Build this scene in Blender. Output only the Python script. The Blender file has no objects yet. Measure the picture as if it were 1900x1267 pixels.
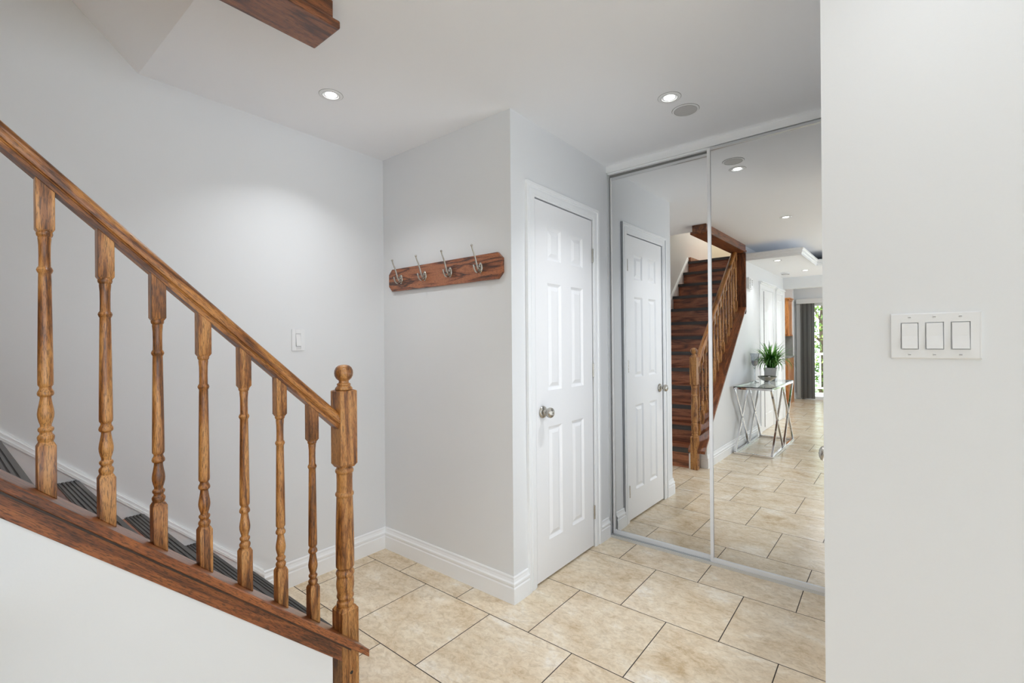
import bpy, bmesh, math, random
from mathutils import Vector, Matrix
random.seed(7)
C = bpy.context.scene.collection
scn = bpy.context.scene
PI = math.pi
R = math.radians

# ------------------------------------------------------------------ camera
def make_camera():
    a, b, c = R(38.8165), R(0.0231), R(-0.4483)
    F = Vector((-math.sin(a), math.cos(a), 0)); Rt = Vector((math.cos(a), math.sin(a), 0)); U = Vector((0, 0, 1))
    F, U = F*math.cos(b)+U*math.sin(b), U*math.cos(b)-F*math.sin(b)
    Rt, U = Rt*math.cos(c)+U*math.sin(c), U*math.cos(c)-Rt*math.sin(c)
    cd = bpy.data.cameras.new('camera'); cam = bpy.data.objects.new('camera', cd); C.objects.link(cam)
    m = Matrix.Identity(4)
    for i in range(3):
        m[i][0] = Rt[i]; m[i][1] = U[i]; m[i][2] = -F[i]
    m[2][3] = 1.28
    cam.matrix_world = m
    cd.sensor_width = 36; cd.lens = 36*867.72/1900
    cd.shift_x = 0.00014; cd.shift_y = 0.00159
    cd.clip_start = 0.02
    scn.camera = cam
make_camera()

# ------------------------------------------------------------------ light and exposure
scn.view_settings.view_transform = 'Standard'
scn.view_settings.look = 'None'
scn.view_settings.gamma = 1
scn.view_settings.exposure = 0.3
scn.cycles.use_denoising = True
scn.cycles.max_bounces = 14
scn.cycles.diffuse_bounces = 8
scn.cycles.glossy_bounces = 8
scn.cycles.transmission_bounces = 10
scn.cycles.sample_clamp_indirect = 4.0
scn.cycles.caustics_reflective = False
scn.cycles.caustics_refractive = False

world = bpy.data.worlds.new('world'); scn.world = world; world.use_nodes = True
wn = world.node_tree.nodes; wl = world.node_tree.links
bgn = wn['Background']; bgn.inputs['Strength'].default_value = 3.0
bgn.inputs['Color'].default_value = (0.82, 0.91, 1.0, 1)

def area(name, loc, direction, sx, sy, power, color=(1, 1, 1), spread=180):
    l = bpy.data.lights.new(name, 'AREA'); l.shape = 'RECTANGLE'; l.size = sx; l.size_y = sy
    l.energy = power; l.color = color; l.spread = R(spread)
    o = bpy.data.objects.new(name, l); C.objects.link(o); o.location = loc
    o.rotation_euler = Vector(direction).to_track_quat('-Z', 'Y').to_euler()
    return o
# daylight comes from the sky through the living-room window and the patio door, and from the
# glazed entry door; an unseen lamp is added over the stair landing
area('daylight_entry', (-0.075, 2.235, 1.12), (-1, 0, 0.30), 0.62, 1.6, 7.3, (0.88, 0.94, 1.0))
area('landing_lamp', (-2.0, -1.9, 4.6), (0.0, -0.25, -1), 0.7, 0.7, 15, (1.0, 0.95, 0.86), 110)
area('kitchen_fill', (-1.0, -4.3, 2.42), (0, 0, -1), 0.5, 0.5, 16, (0.97, 0.98, 1.0))  # unseen lamp added to brighten the kitchen end

# two unseen fill lights, added behind the camera to brighten the ceiling
area('ceiling_fill_near', (0.35, -0.45, 1.70), (0, 0, 1), 0.3, 0.3, 3, (0.90, 0.95, 1.0))
area('ceiling_fill_far', (0.6, -2.3, 1.3), (0, 0, 1), 0.3, 0.3, 8, (0.90, 0.95, 1.0))
sun = bpy.data.lights.new('sun', 'SUN'); sun.energy = 5; sun.angle = R(1.5); sun.color = (1, 0.97, 0.9)
so = bpy.data.objects.new('sun', sun); C.objects.link(so); so.rotation_euler = Vector((0.55, -0.5, -0.9)).to_track_quat('-Z', 'Z').to_euler()

# ------------------------------------------------------------------ materials
def lin(c):
    return c/12.92 if c <= 0.04045 else ((c+0.055)/1.055)**2.4
def rgb(r, g, b):
    return (lin(r/255), lin(g/255), lin(b/255), 1)

def newmat(name):
    m = bpy.data.materials.new(name); m.use_nodes = True
    nt = m.node_tree
    return m, nt, nt.nodes['Principled BSDF']

def plain(name, col, rough=0.5, metal=0.0, bump=0.0, bscale=80, var=0.0, coat=0.0, spec=0.5):
    m, nt, p = newmat(name)
    n, l = nt.nodes, nt.links
    p.inputs['Roughness'].default_value = rough
    p.inputs['Metallic'].default_value = metal
    p.inputs['Coat Weight'].default_value = coat
    p.inputs['Specular IOR Level'].default_value = spec
    tc = n.new('ShaderNodeTexCoord')
    ns = n.new('ShaderNodeTexNoise'); ns.inputs['Scale'].default_value = bscale; ns.inputs['Detail'].default_value = 4
    l.new(tc.outputs['Object'], ns.inputs['Vector'])
    mx = n.new('ShaderNodeMix'); mx.data_type = 'RGBA'
    mx.inputs[6].default_value = col
    mx.inputs[7].default_value = tuple(c*(1-var) for c in col[:3])+(1,)
    l.new(ns.outputs['Fac'], mx.inputs[0])
    l.new(mx.outputs[2], p.inputs['Base Color'])
    if bump:
        b = n.new('ShaderNodeBump'); b.inputs['Strength'].default_value = bump; b.inputs['Distance'].default_value = 0.002
        l.new(ns.outputs['Fac'], b.inputs['Height']); l.new(b.outputs['Normal'], p.inputs['Normal'])
    return m

def wood(name, light, mid, dark, axis='z', rot=0.0, rough=0.34, scale=1.0, pores=0.55, coat=0.25, figure=0.5):
    """oak: stretched grain along one axis; rot tilts the grain about x"""
    m, nt, p = newmat(name)
    n, l = nt.nodes, nt.links
    tc = n.new('ShaderNodeTexCoord'); oi = n.new('ShaderNodeObjectInfo')
    off = n.new('ShaderNodeVectorMath'); off.operation = 'MULTIPLY_ADD'
    l.new(oi.outputs['Random'], off.inputs[0]); off.inputs[1].default_value = (3.1, 5.7, 9.3)
    l.new(tc.outputs['Object'], off.inputs[2])
    rt = n.new('ShaderNodeVectorRotate'); rt.rotation_type = 'X_AXIS'; rt.inputs['Angle'].default_value = rot
    l.new(off.outputs[0], rt.inputs['Vector'])
    st = {'x': (0.06, 1, 1), 'y': (1, 0.06, 1), 'z': (1, 1, 0.06)}[axis]
    def stretched(s, k, detail, rough_=0.6, dist=0.0):
        mp = n.new('ShaderNodeMapping'); mp.vector_type = 'POINT'
        mp.inputs['Scale'].default_value = tuple(s*(k if c < 1 else 1) for c in st)
        l.new(rt.outputs[0], mp.inputs['Vector'])
        t = n.new('ShaderNodeTexNoise'); t.inputs['Scale'].default_value = 1
        t.inputs['Detail'].default_value = detail; t.inputs['Roughness'].default_value = rough_
        t.inputs['Distortion'].default_value = dist
        l.new(mp.outputs[0], t.inputs['Vector'])
        return t
    big = stretched(16*scale, 0.12, 3, 0.5, 0.6)
    ring = n.new('ShaderNodeMath'); ring.operation = 'MULTIPLY'; ring.inputs[1].default_value = 9
    l.new(big.outputs['Fac'], ring.inputs[0])
    fr = n.new('ShaderNodeMath'); fr.operation = 'PINGPONG'; fr.inputs[1].default_value = 1.0
    l.new(ring.outputs[0], fr.inputs[0])
    fine = stretched(300*scale, 0.04, 5, 0.75)
    ad = n.new('ShaderNodeMath'); ad.operation = 'MULTIPLY_ADD'
    ad.inputs[1].default_value = figure; l.new(fr.outputs[0], ad.inputs[0])
    f2 = n.new('ShaderNodeMath'); f2.operation = 'MULTIPLY'; f2.inputs[1].default_value = 1-figure*0.5
    l.new(fine.outputs['Fac'], f2.inputs[0]); l.new(f2.outputs[0], ad.inputs[2])
    ramp = n.new('ShaderNodeValToRGB')
    e = ramp.color_ramp.elements
    e[0].position = 0.34; e[0].color = dark
    e[1].position = 0.82; e[1].color = light
    k = e.new(0.56); k.color = mid
    l.new(ad.outputs[0], ramp.inputs[0])
    po = stretched(520*scale, 0.10, 3, 0.6)
    pr = n.new('ShaderNodeValToRGB'); pr.color_ramp.elements[0].position = 0.40; pr.color_ramp.elements[1].position = 0.50
    pr.color_ramp.elements[0].color = (1-pores, 1-pores, 1-pores, 1); pr.color_ramp.elements[1].color = (1, 1, 1, 1)
    l.new(po.outputs['Fac'], pr.inputs[0])
    mx = n.new('ShaderNodeMix'); mx.data_type = 'RGBA'; mx.blend_type = 'MULTIPLY'; mx.inputs[0].default_value = 1
    l.new(ramp.outputs[0], mx.inputs[6]); l.new(pr.outputs[0], mx.inputs[7])
    l.new(mx.outputs[2], p.inputs['Base Color'])
    p.inputs['Roughness'].default_value = rough; p.inputs['Coat Weight'].default_value = coat
    p.inputs['Coat Roughness'].default_value = 0.18
    b = n.new('ShaderNodeBump'); b.inputs['Strength'].default_value = 0.25; b.inputs['Distance'].default_value = 0.001
    l.new(pr.outputs[0], b.inputs['Height']); l.new(b.outputs['Normal'], p.inputs['Normal'])
    return m

def tile_mat():
    m, nt, p = newmat('travertine_tile')
    n, l = nt.nodes, nt.links
    tc = n.new('ShaderNodeTexCoord')
    mp = n.new('ShaderNodeMapping'); mp.inputs['Location'].default_value = (1.0246+0.4521*20, -2.5521+0.4499*30, 0)
    l.new(tc.outputs['Object'], mp.inputs['Vector'])
    br = n.new('ShaderNodeTexBrick'); br.offset = 0.5; br.offset_frequency = 2; br.squash = 1
    br.inputs['Scale'].default_value = 1; br.inputs['Brick Width'].default_value = 0.4521
    br.inputs['Row Height'].default_value = 0.4499; br.inputs['Mortar Size'].default_value = 0.0023
    br.inputs['Mortar Smooth'].default_value = 0.2; br.inputs['Bias'].default_value = 0
    br.inputs['Color1'].default_value = (0, 0, 0, 1); br.inputs['Color2'].default_value = (1, 1, 1, 1)
    br.inputs['Mortar'].default_value = (0.5, 0.5, 0.5, 1)
    l.new(mp.outputs[0], br.inputs['Vector'])
    # each tile samples its own piece of stone
    ofs = n.new('ShaderNodeVectorMath'); ofs.operation = 'MULTIPLY_ADD'
    l.new(br.outputs['Color'], ofs.inputs[0]); ofs.inputs[1].default_value = (13, 7, 19)
    l.new(tc.outputs['Object'], ofs.inputs[2])
    sq = n.new('ShaderNodeVectorMath'); sq.operation = 'MULTIPLY'; sq.inputs[1].default_value = (0.8, 1.15, 1)
    l.new(ofs.outputs[0], sq.inputs[0])
    n1 = n.new('ShaderNodeTexNoise'); n1.inputs['Scale'].default_value = 5.0; n1.inputs['Detail'].default_value = 8
    n1.inputs['Roughness'].default_value = 0.74; n1.inputs['Distortion'].default_value = 0.35
    l.new(sq.outputs[0], n1.inputs['Vector'])
    n2 = n.new('ShaderNodeTexNoise'); n2.inputs['Scale'].default_value = 34; n2.inputs['Detail'].default_value = 6
    n2.inputs['Roughness'].default_value = 0.75; n2.inputs['Distortion'].default_value = 0.9
    l.new(sq.outputs[0], n2.inputs['Vector'])
    r1 = n.new('ShaderNodeValToRGB'); e = r1.color_ramp.elements
    e[0].position = 0.30; e[0].color = rgb(196, 170, 134)
    e[1].position = 0.68; e[1].color = rgb(242, 235, 222)
    k = e.new(0.42); k.color = rgb(222, 203, 174)
    k = e.new(0.56); k.color = rgb(234, 220, 196)
    l.new(n1.outputs['Fac'], r1.inputs[0])
    r2 = n.new('ShaderNodeValToRGB'); e = r2.color_ramp.elements
    e[0].position = 0.30; e[0].color = (0.66, 0.60, 0.53, 1)
    e[1].position = 0.56; e[1].color = (1, 1, 1, 1)
    l.new(n2.outputs['Fac'], r2.inputs[0])
    mx = n.new('ShaderNodeMix'); mx.data_type = 'RGBA'; mx.blend_type = 'MULTIPLY'; mx.inputs[0].default_value = 0.75
    l.new(r1.outputs[0], mx.inputs[6]); l.new(r2.outputs[0], mx.inputs[7])
    gr = n.new('ShaderNodeMix'); gr.data_type = 'RGBA'
    gr.inputs[7].default_value = rgb(58, 48, 40)
    l.new(br.outputs['Fac'], gr.inputs[0]); l.new(mx.outputs[2], gr.inputs[6])
    l.new(gr.outputs[2], p.inputs['Base Color'])
    rr = n.new('ShaderNodeMix'); rr.data_type = 'FLOAT'; rr.inputs[2].default_value = 0.22; rr.inputs[3].default_value = 0.8
    l.new(br.outputs['Fac'], rr.inputs[0]); l.new(rr.outputs[0], p.inputs['Roughness'])
    p.inputs['Specular IOR Level'].default_value = 0.4
    iv = n.new('ShaderNodeMath'); iv.operation = 'SUBTRACT'; iv.inputs[0].default_value = 1
    l.new(br.outputs['Fac'], iv.inputs[1])
    b = n.new('ShaderNodeBump'); b.inputs['Strength'].default_value = 0.5; b.inputs['Distance'].default_value = 0.002
    l.new(iv.outputs[0], b.inputs['Height']); l.new(b.outputs['Normal'], p.inputs['Normal'])
    return m

def glass(name, col=(1, 1, 1, 1), rough=0.0, ior=1.45):
    m, nt, p = newmat(name)
    p.inputs['Base Color'].default_value = col; p.inputs['Transmission Weight'].default_value = 1
    p.inputs['Roughness'].default_value = rough; p.inputs['IOR'].default_value = ior
    return m

def pane_mat(name):
    m = bpy.data.materials.new(name); m.use_nodes = True
    n, l = m.node_tree.nodes, m.node_tree.links
    n.remove(n['Principled BSDF']); out = n['Material Output']
    t = n.new('ShaderNodeBsdfTransparent'); g = n.new('ShaderNodeBsdfGlossy'); g.inputs['Roughness'].default_value = 0.0
    f = n.new('ShaderNodeFresnel'); f.inputs['IOR'].default_value = 1.45; x = n.new('ShaderNodeMixShader')
    l.new(f.outputs[0], x.inputs[0]); l.new(t.outputs[0], x.inputs[1]); l.new(g.outputs[0], x.inputs[2]); l.new(x.outputs[0], out.inputs[0])
    return m

def emit(name, col, s):
    m, nt, p = newmat(name)
    p.inputs['Base Color'].default_value = col
    p.inputs['Emission Color'].default_value = col; p.inputs['Emission Strength'].default_value = s
    return m

def foliage_mat(name, c1, c2, trans=0.3, scale=14):
    m, nt, p = newmat(name)
    n, l = nt.nodes, nt.links
    tc = n.new('ShaderNodeTexCoord')
    ns = n.new('ShaderNodeTexNoise'); ns.inputs['Scale'].default_value = scale; ns.inputs['Detail'].default_value = 2
    l.new(tc.outputs['Object'], ns.inputs['Vector'])
    r = n.new('ShaderNodeValToRGB'); r.color_ramp.elements[0].position = 0.38; r.color_ramp.elements[1].position = 0.62
    r.color_ramp.elements[0].color = c1; r.color_ramp.elements[1].color = c2
    l.new(ns.outputs['Fac'], r.inputs[0]); l.new(r.outputs[0], p.inputs['Base Color'])
    p.inputs['Roughness'].default_value = 0.45
    p.inputs['Transmission Weight'].default_value = 0.0
    return m

M_WALL = plain('wall_paint', rgb(230, 232, 234), 0.6, bump=0.05, bscale=220, var=0.015)
M_CEIL = plain('ceiling_paint', rgb(249, 251, 255), 0.8, bump=0.05, bscale=150, var=0.01)
M_CREAM = plain('cream_paint', rgb(222, 218, 196), 0.7, var=0.02)
M_TRIM = plain('trim_paint', rgb(244, 246, 248), 0.35, var=0.01)
M_DOOR = plain('door_paint', rgb(246, 247, 249), 0.38, var=0.01)
M_PLATE = plain('white_plastic', rgb(233, 234, 235), 0.3, var=0.01)
M_TILE = tile_mat()
M_OAK = wood('oak_vertical', rgb(200, 144, 82), rgb(162, 104, 50), rgb(94, 54, 24), 'z')
M_OAKRAKE = wood('oak_rake', rgb(190, 130, 68), rgb(150, 92, 42), rgb(86, 48, 22), 'y', rot=math.atan(0.919))
M_STRING = wood('oak_string', rgb(166, 98, 50), rgb(132, 72, 36), rgb(74, 38, 18), 'y', rot=math.atan(0.919), scale=0.9, coat=0.35, figure=0.35, pores=0.6)
M_BEAM = wood('oak_beam', rgb(150, 90, 50), rgb(118, 66, 34), rgb(80, 42, 22), 'y', scale=0.8)
M_OAKDARK = wood('oak_post', rgb(140, 82, 48), rgb(108, 60, 32), rgb(70, 38, 20), 'z', scale=0.8)
M_SEAMSHADE = wood('oak_seam_shade', rgb(84, 46, 26), rgb(62, 34, 20), rgb(40, 22, 14), 'y', rot=math.atan(0.919))  # darkened oak for the painted shadow line below the base rail
M_RACK = wood('oak_rack', rgb(178, 108, 66), rgb(144, 80, 46), rgb(60, 32, 20), 'x', scale=1.3, figure=0.62, coat=0.4, rough=0.28)
M_TREAD = wood('stair_laminate', rgb(182, 116, 82), rgb(144, 86, 58), rgb(92, 52, 37), 'x', scale=0.7, coat=0.2, pores=0.3)
M_CAB = wood('cabinet_oak', rgb(214, 146, 80), rgb(192, 122, 60), rgb(150, 88, 40), 'z', scale=0.8, pores=0.3)
M_NOSE = plain('nosing_rubber', rgb(66, 63, 62), 0.36, var=0.1)
M_NOSEDARK = plain('nosing_groove', rgb(42, 38, 36), 0.6)
M_CHROME = plain('chrome', rgb(225, 225, 228), 0.07, metal=1)
M_NICKEL = plain('brushed_nickel', rgb(190, 186, 178), 0.26, metal=1, var=0.1)
M_ALU = plain('aluminium_frame', rgb(214, 216, 218), 0.3, metal=0.55)
M_WHITEMETAL = plain('white_metal', rgb(232, 233, 235), 0.3)
M_MIRROR = plain('mirror_silver', (0.90, 0.905, 0.90, 1), 0.0, metal=1)
M_GLASS = pane_mat('window_glass')
M_TGLASS = glass('table_glass', (0.93, 0.98, 0.96, 1))
M_SMOKE = glass('mercury_glass', (0.72, 0.74, 0.78, 1), 0.05)
M_DARK = plain('dark_gap', rgb(30, 28, 26), 0.7)
M_LAMP = emit('lamp_glow', (1.0, 0.99, 0.96, 1), 9)
M_GRILLE = plain('speaker_grille', rgb(206, 206, 206), 0.7, bump=0.6, bscale=900, var=0.06)
M_BLIND = plain('grey_fabric', rgb(176, 176, 174), 0.8, var=0.12, bscale=40)
M_BLIND2 = plain('pale_fabric', rgb(214, 215, 214), 0.8, var=0.06, bscale=40)
M_SHADETRACK = plain('rim_shade_track_grey', rgb(132, 132, 132), 0.8)  # one grey for painted rim shade and the closet track
M_BLINDB = plain('darker_grey_fabric', rgb(140, 140, 138), 0.8, var=0.12, bscale=40)
M_STONE = plain('grey_backsplash', rgb(150, 152, 148), 0.4, var=0.3, bscale=20)
M_SILVER = plain('hammered_silver', rgb(176, 176, 176), 0.25, metal=1, bump=0.5, bscale=60, var=0.15)
M_LEAF = foliage_mat('blade_green', rgb(26, 84, 30), rgb(112, 176, 70), scale=9)
M_TREE = foliage_mat('tree_leaf', rgb(70, 110, 44), rgb(176, 204, 112), scale=5)
M_BARK = plain('bark', rgb(96, 80, 62), 0.9, bump=0.8, bscale=30, var=0.4)
M_GRASS = foliage_mat('lawn', rgb(84, 120, 52), rgb(140, 170, 86), scale=30)
M_DECK = plain('deck_paint', rgb(225, 226, 224), 0.6, var=0.05)

# ------------------------------------------------------------------ mesh helpers
class MB:
    def __init__(s): s.v = []; s.f = []
    def add(s, vs, fs):
        o = len(s.v); s.v += [tuple(x) for x in vs]; s.f += [tuple(i+o for i in f) for f in fs]; return s
    def box(s, x0, x1, y0, y1, z0, z1):
        x0, x1 = sorted((x0, x1)); y0, y1 = sorted((y0, y1)); z0, z1 = sorted((z0, z1))
        v = [(x0,y0,z0),(x1,y0,z0),(x1,y1,z0),(x0,y1,z0),(x0,y0,z1),(x1,y0,z1),(x1,y1,z1),(x0,y1,z1)]
        return s.add(v, [(0,3,2,1),(4,5,6,7),(0,1,5,4),(1,2,6,5),(2,3,7,6),(3,0,4,7)])
    def prism(s, poly, axis, a, b):
        """poly: 2d points in the two other axes (order x,y,z without axis)"""
        n = len(poly)
        def P(q, t):
            return {'x': (t, q[0], q[1]), 'y': (q[0], t, q[1]), 'z': (q[0], q[1], t)}[axis]
        v = [P(q, a) for q in poly]+[P(q, b) for q in poly]
        f = [tuple(range(n)), tuple(range(2*n-1, n-1, -1))]
        f += [(i, i+n, (i+1) % n+n, (i+1) % n) for i in range(n)]
        return s.add(v, f)
    def lathe(s, prof, cx=0, cy=0, n=32, axis='z', org=(0, 0, 0), ring=False):
        """prof: list of (r,h); closed with caps when r>0"""
        vs = []; fs = []
        for r, h in prof:
            for i in range(n):
                a = 2*PI*i/n
                p = (r*math.cos(a), r*math.sin(a), h)
                if axis == 'x': p = (h, r*math.cos(a), r*math.sin(a))
                if axis == 'y': p = (r*math.cos(a), h, r*math.sin(a))
                vs.append((p[0]+cx+org[0], p[1]+cy+org[1], p[2]+org[2]))
        m = len(prof)
        for j in range(m-1):
            for i in range(n):
                k = (i+1) % n
                fs.append((j*n+i, j*n+k, (j+1)*n+k, (j+1)*n+i))
        if ring:
            for i in range(n):
                k = (i+1) % n; fs.append(((m-1)*n+i, (m-1)*n+k, k, i))
            return s.add(vs, fs)
        if prof[0][0] > 1e-5: fs.append(tuple(range(n-1, -1, -1)))
        if prof[-1][0] > 1e-5: fs.append(tuple(range((m-1)*n, m*n)))
        return s.add(vs, fs)
    def tube(s, pts, r, n=10, caps=True):
        pts = [Vector(p) for p in pts]; m = len(pts)
        rs = r if isinstance(r, (list, tuple)) else [r]*m
        vs = []; fs = []; prev = None
        for j, p in enumerate(pts):
            t = (pts[min(j+1, m-1)]-pts[max(j-1, 0)]).normalized()
            if prev is None:
                u = t.orthogonal().normalized()
            else:
                u = (prev-t*prev.dot(t)).normalized()
            prev = u; w = t.cross(u)
            for i in range(n):
                a = 2*PI*i/n; vs.append(p+(u*math.cos(a)+w*math.sin(a))*rs[j])
        for j in range(m-1):
            for i in range(n):
                k = (i+1) % n
                fs.append((j*n+i, j*n+k, (j+1)*n+k, (j+1)*n+i))
        if caps:
            fs.append(tuple(range(n-1, -1, -1))); fs.append(tuple(range((m-1)*n, m*n)))
        return s.add(vs, fs)
    def bar(s, p0, p1, w, up=(1, 0, 0), d=None):
        p0, p1 = Vector(p0), Vector(p1); t = (p1-p0).normalized(); u = Vector(up)
        u = (u-t*u.dot(t)).normalized(); v = t.cross(u); a = w/2; b = (d or w)/2
        vs = [p+u*i*a+v*j*b for p in (p0, p1) for i, j in ((-1,-1),(1,-1),(1,1),(-1,1))]
        return s.add(vs, [(0,3,2,1),(4,5,6,7),(0,1,5,4),(1,2,6,5),(2,3,7,6),(3,0,4,7)])
    def sweep(s, path, prof):
        """path: xy points; prof: (out, z) offsets to the LEFT of the direction of travel; mitred"""
        P = [Vector((x, y)) for x, y in path]; m = len(P); k = len(prof); vs = []; fs = []
        for j in range(m):
            d0 = (P[j]-P[j-1]).normalized() if j else (P[1]-P[0]).normalized()
            d1 = (P[j+1]-P[j]).normalized() if j < m-1 else d0
            n0 = Vector((-d0.y, d0.x)); n1 = Vector((-d1.y, d1.x))
            b = (n0+n1); b = b/(b.dot(n0)) if b.length > 1e-6 else n0
            for o, z in prof: vs.append((P[j].x+b.x*o, P[j].y+b.y*o, z))
        for j in range(m-1):
            for i in range(k):
                i2 = (i+1) % k
                fs.append((j*k+i, (j+1)*k+i, (j+1)*k+i2, j*k+i2))
        fs.append(tuple(range(k))); fs.append(tuple(range(m*k-1, (m-1)*k-1, -1)))
        return s.add(vs, fs)
    def build(s, name, mat, parent=None, smooth=False, bevel=0, loc=None, kind=None, shadeangle=40):
        me = bpy.data.meshes.new(name); me.from_pydata(s.v, [], s.f); me.update()
        bm = bmesh.new(); bm.from_mesh(me)
        bmesh.ops.remove_doubles(bm, verts=bm.verts, dist=1e-6)
        bmesh.ops.recalc_face_normals(bm, faces=bm.faces)
        bm.to_mesh(me); bm.free()
        mats = mat if isinstance(mat, (list, tuple)) else [mat]
        for m_ in mats: me.materials.append(m_)
        if smooth:
            for p in me.polygons: p.use_smooth = True
            me.set_sharp_from_angle(angle=R(shadeangle))
        o = bpy.data.objects.new(name, me); C.objects.link(o)
        if parent: o.parent = parent
        if loc: o.location = loc
        if kind: o['kind'] = kind
        if bevel:
            b = o.modifiers.new('bevel', 'BEVEL'); b.width = bevel; b.segments = 2; b.limit_method = 'ANGLE'; b.angle_limit = R(40)
            b.harden_normals = False
        return o

def thing(name, label, cat, loc=(0, 0, 0), rotz=0, group=None, kind=None):
    o = bpy.data.objects.new(name, None); C.objects.link(o); o.empty_display_size = 0.05
    o.location = loc; o.rotation_euler = (0, 0, rotz)
    if label: o['label'] = label
    if cat: o['category'] = cat
    if group: o['group'] = group
    if kind: o['kind'] = kind
    return o
def tag(o, label, cat, group=None):
    o['label'] = label; o['category'] = cat
    if group: o['group'] = group
    return o
def copy_tree(o, parent=None):
    c = o.copy(); C.objects.link(c)
    if parent: c.parent = parent
    for ch in list(o.children): copy_tree(ch, c)
    return c

# ------------------------------------------------------------------ key dimensions
H = 2.44
XS, XD, YH, YM = -2.481, -1.4454, 1.7968, 2.8327
XW = -1.4680                       # outer face of the wall under the stairs / hall wall
YE, XE = 1.548, -0.1405            # corner of the near wall with the switches
SL = 0.919
def zc(y): return 1.0902-SL*y      # top of the base rail under the balusters
YB = -0.64                         # where the balustrade meets the oak board
YK, YP = -3.0, -5.78               # kitchen opening, patio wall
XR = 4.6

S = 'structure'
# ------------------------------------------------------------------ room shell
MB().box(-3.3, XR+0.1, -5.9, 3.5, -0.08, 0).build('floor', M_TILE, kind=S)
MB().box(-2.6, XR+0.1, 0.56, 3.5, H, H+0.12).box(-1.6, XR+0.1, YK-0.12, 0.56, H, H+0.12).box(-3.3, XR+0.1, -5.9, YK-0.12, H, H+0.12).build('ceiling', M_CEIL, kind=S)
# left wall along the stairs, two storeys high
MB().box(XS-0.12, XS, -2.62, 3.5, 0, 5.4).build('wall_left', M_WALL, kind=S)
MB().box(XS, -1.545, YH, YH+0.1, 0, H).build('wall_alcove', M_WALL, kind=S)
# wall with the narrow white door
DY0, DY1, DZ = 1.994, 2.597, 2.041
MB().box(-1.545, XD, YH, DY0-0.012, 0, H).box(-1.545, XD, DY1+0.012, 2.86, 0, H).box(-1.545, XD, DY0-0.012, DY1+0.012, DZ+0.012, H).build('wall_closet', M_WALL, kind=S)
MB().box(XS, XR+0.1, 3.4, 3.5, 0, H).build('wall_rear', M_WALL, kind=S)
# near wall with the switches and the short return with the entry door
MB().box(XE, XR, YE, YE+0.12, 0, H).build('wall_near', M_WALL, kind=S)
MB().box(XE, XE+0.12, YE+0.12, 1.78, 0, H).box(XE, XE+0.12, 2.69, 3.4, 0, H).box(XE, XE+0.12, 1.78, 2.69, 2.05, H).build('wall_entry', M_WALL, kind=S)
# wall under / beside the stairs
MB().prism([(0.846, 0), (0.846, zc(0.846)-0.06), (YB-0.03, zc(YB-0.03)-0.06), (YB-0.03, H), (YK, H), (YK, 0)], 'x', XW-0.135, XW).build('wall_hall', M_WALL, kind=S)
MB().box(XW-0.135, XW, -2.62, 0.56, H+0.12, 5.4).build('wall_upper', M_WALL, kind=S)
MB().box(XS, XW-0.135, -2.62, -2.5, 0, 5.4).build('wall_landing', M_CREAM, kind=S)
MB().box(XS, XW-0.135, 0.56, 0.66, H+0.12, 5.4).build('wall_stairwell', M_WALL, kind=S)
# sloped underside of the upper flight
MB().prism([(0.56, H), (0.56, H+0.12), (-0.56, H+1.17), (-0.56, H+1.05)], 'x', XS, -1.60).build('ceiling_slope', M_CEIL, kind=S)
MB().box(XS, -1.60, -2.62, -0.5, 4.9, 5.0).build('ceiling_upper', M_CEIL, kind=S)
MB().box(XS, -1.60, -0.58, -0.5, H+1.1, 4.9).build('wall_upper_end', M_WALL, kind=S)
# kitchen opening with header
MB().box(XW-1.8, XW, YK-0.12, YK, 0, H).box(XW, XR, YK-0.12, YK, 2.075, H).build('wall_kitchen', M_WALL, kind=S)
MB().box(-3.3, -3.2, YP, YK-0.12, 0, H).build('wall_kitchen_left', M_WALL, kind=S)
PX0, PX1, PZ = -1.64, 0.42, 2.0
MB().box(-3.3, PX0, YP-0.12, YP, 0, H).box(PX1, XR+0.1, YP-0.12, YP, 0, H).box(PX0, PX1, YP-0.12, YP, PZ, H).build('wall_patio', M_WALL, kind=S)
WY0, WY1, WZ0, WZ1 = -4.6, 1.2, 0.4, 2.3
MB().box(XR, XR+0.1, -5.9, WY0, 0, H).box(XR, XR+0.1, WY1, 3.5, 0, H).box(XR, XR+0.1, WY0, WY1, 0, WZ0).box(XR, XR+0.1, WY0, WY1, WZ1, H).build('wall_right', M_WALL, kind=S)
w = MB()
for y in (WY0, (WY0*2+WY1)/3, (WY0+WY1*2)/3, WY1-0.05): w.box(XR+0.02, XR+0.07, y, y+0.05, WZ0, WZ1)
w.box(XR+0.02, XR+0.07, WY0, WY1, WZ0, WZ0+0.05).box(XR+0.02, XR+0.07, WY0, WY1, WZ1-0.05, WZ1)
w.build('window_1', M_TRIM, kind=S)

# dropped ceiling tray in the hall, with stepped moulding
TZ = 2.255
tray = [(XW, -0.70), (-0.88, -0.70), (-0.88, -1.85), (XR, -1.85), (XR, YK), (XW, YK)]
t = MB().prism(tray, 'z', TZ, TZ+0.07)
t.build('ceiling_tray', M_CEIL, kind=S)
MB().sweep([(XR, -1.85), (-0.88, -1.85), (-0.88, -0.70), (XW, -0.70)],
           [(0, TZ-0.004), (-0.016, TZ-0.004), (-0.016, TZ+0.022), (-0.026, TZ+0.03), (-0.026, TZ+0.055), (-0.038, TZ+0.062), (-0.038, TZ+0.08), (0, TZ+0.08)]).build('trim_1', M_TRIM, kind=S)

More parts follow.
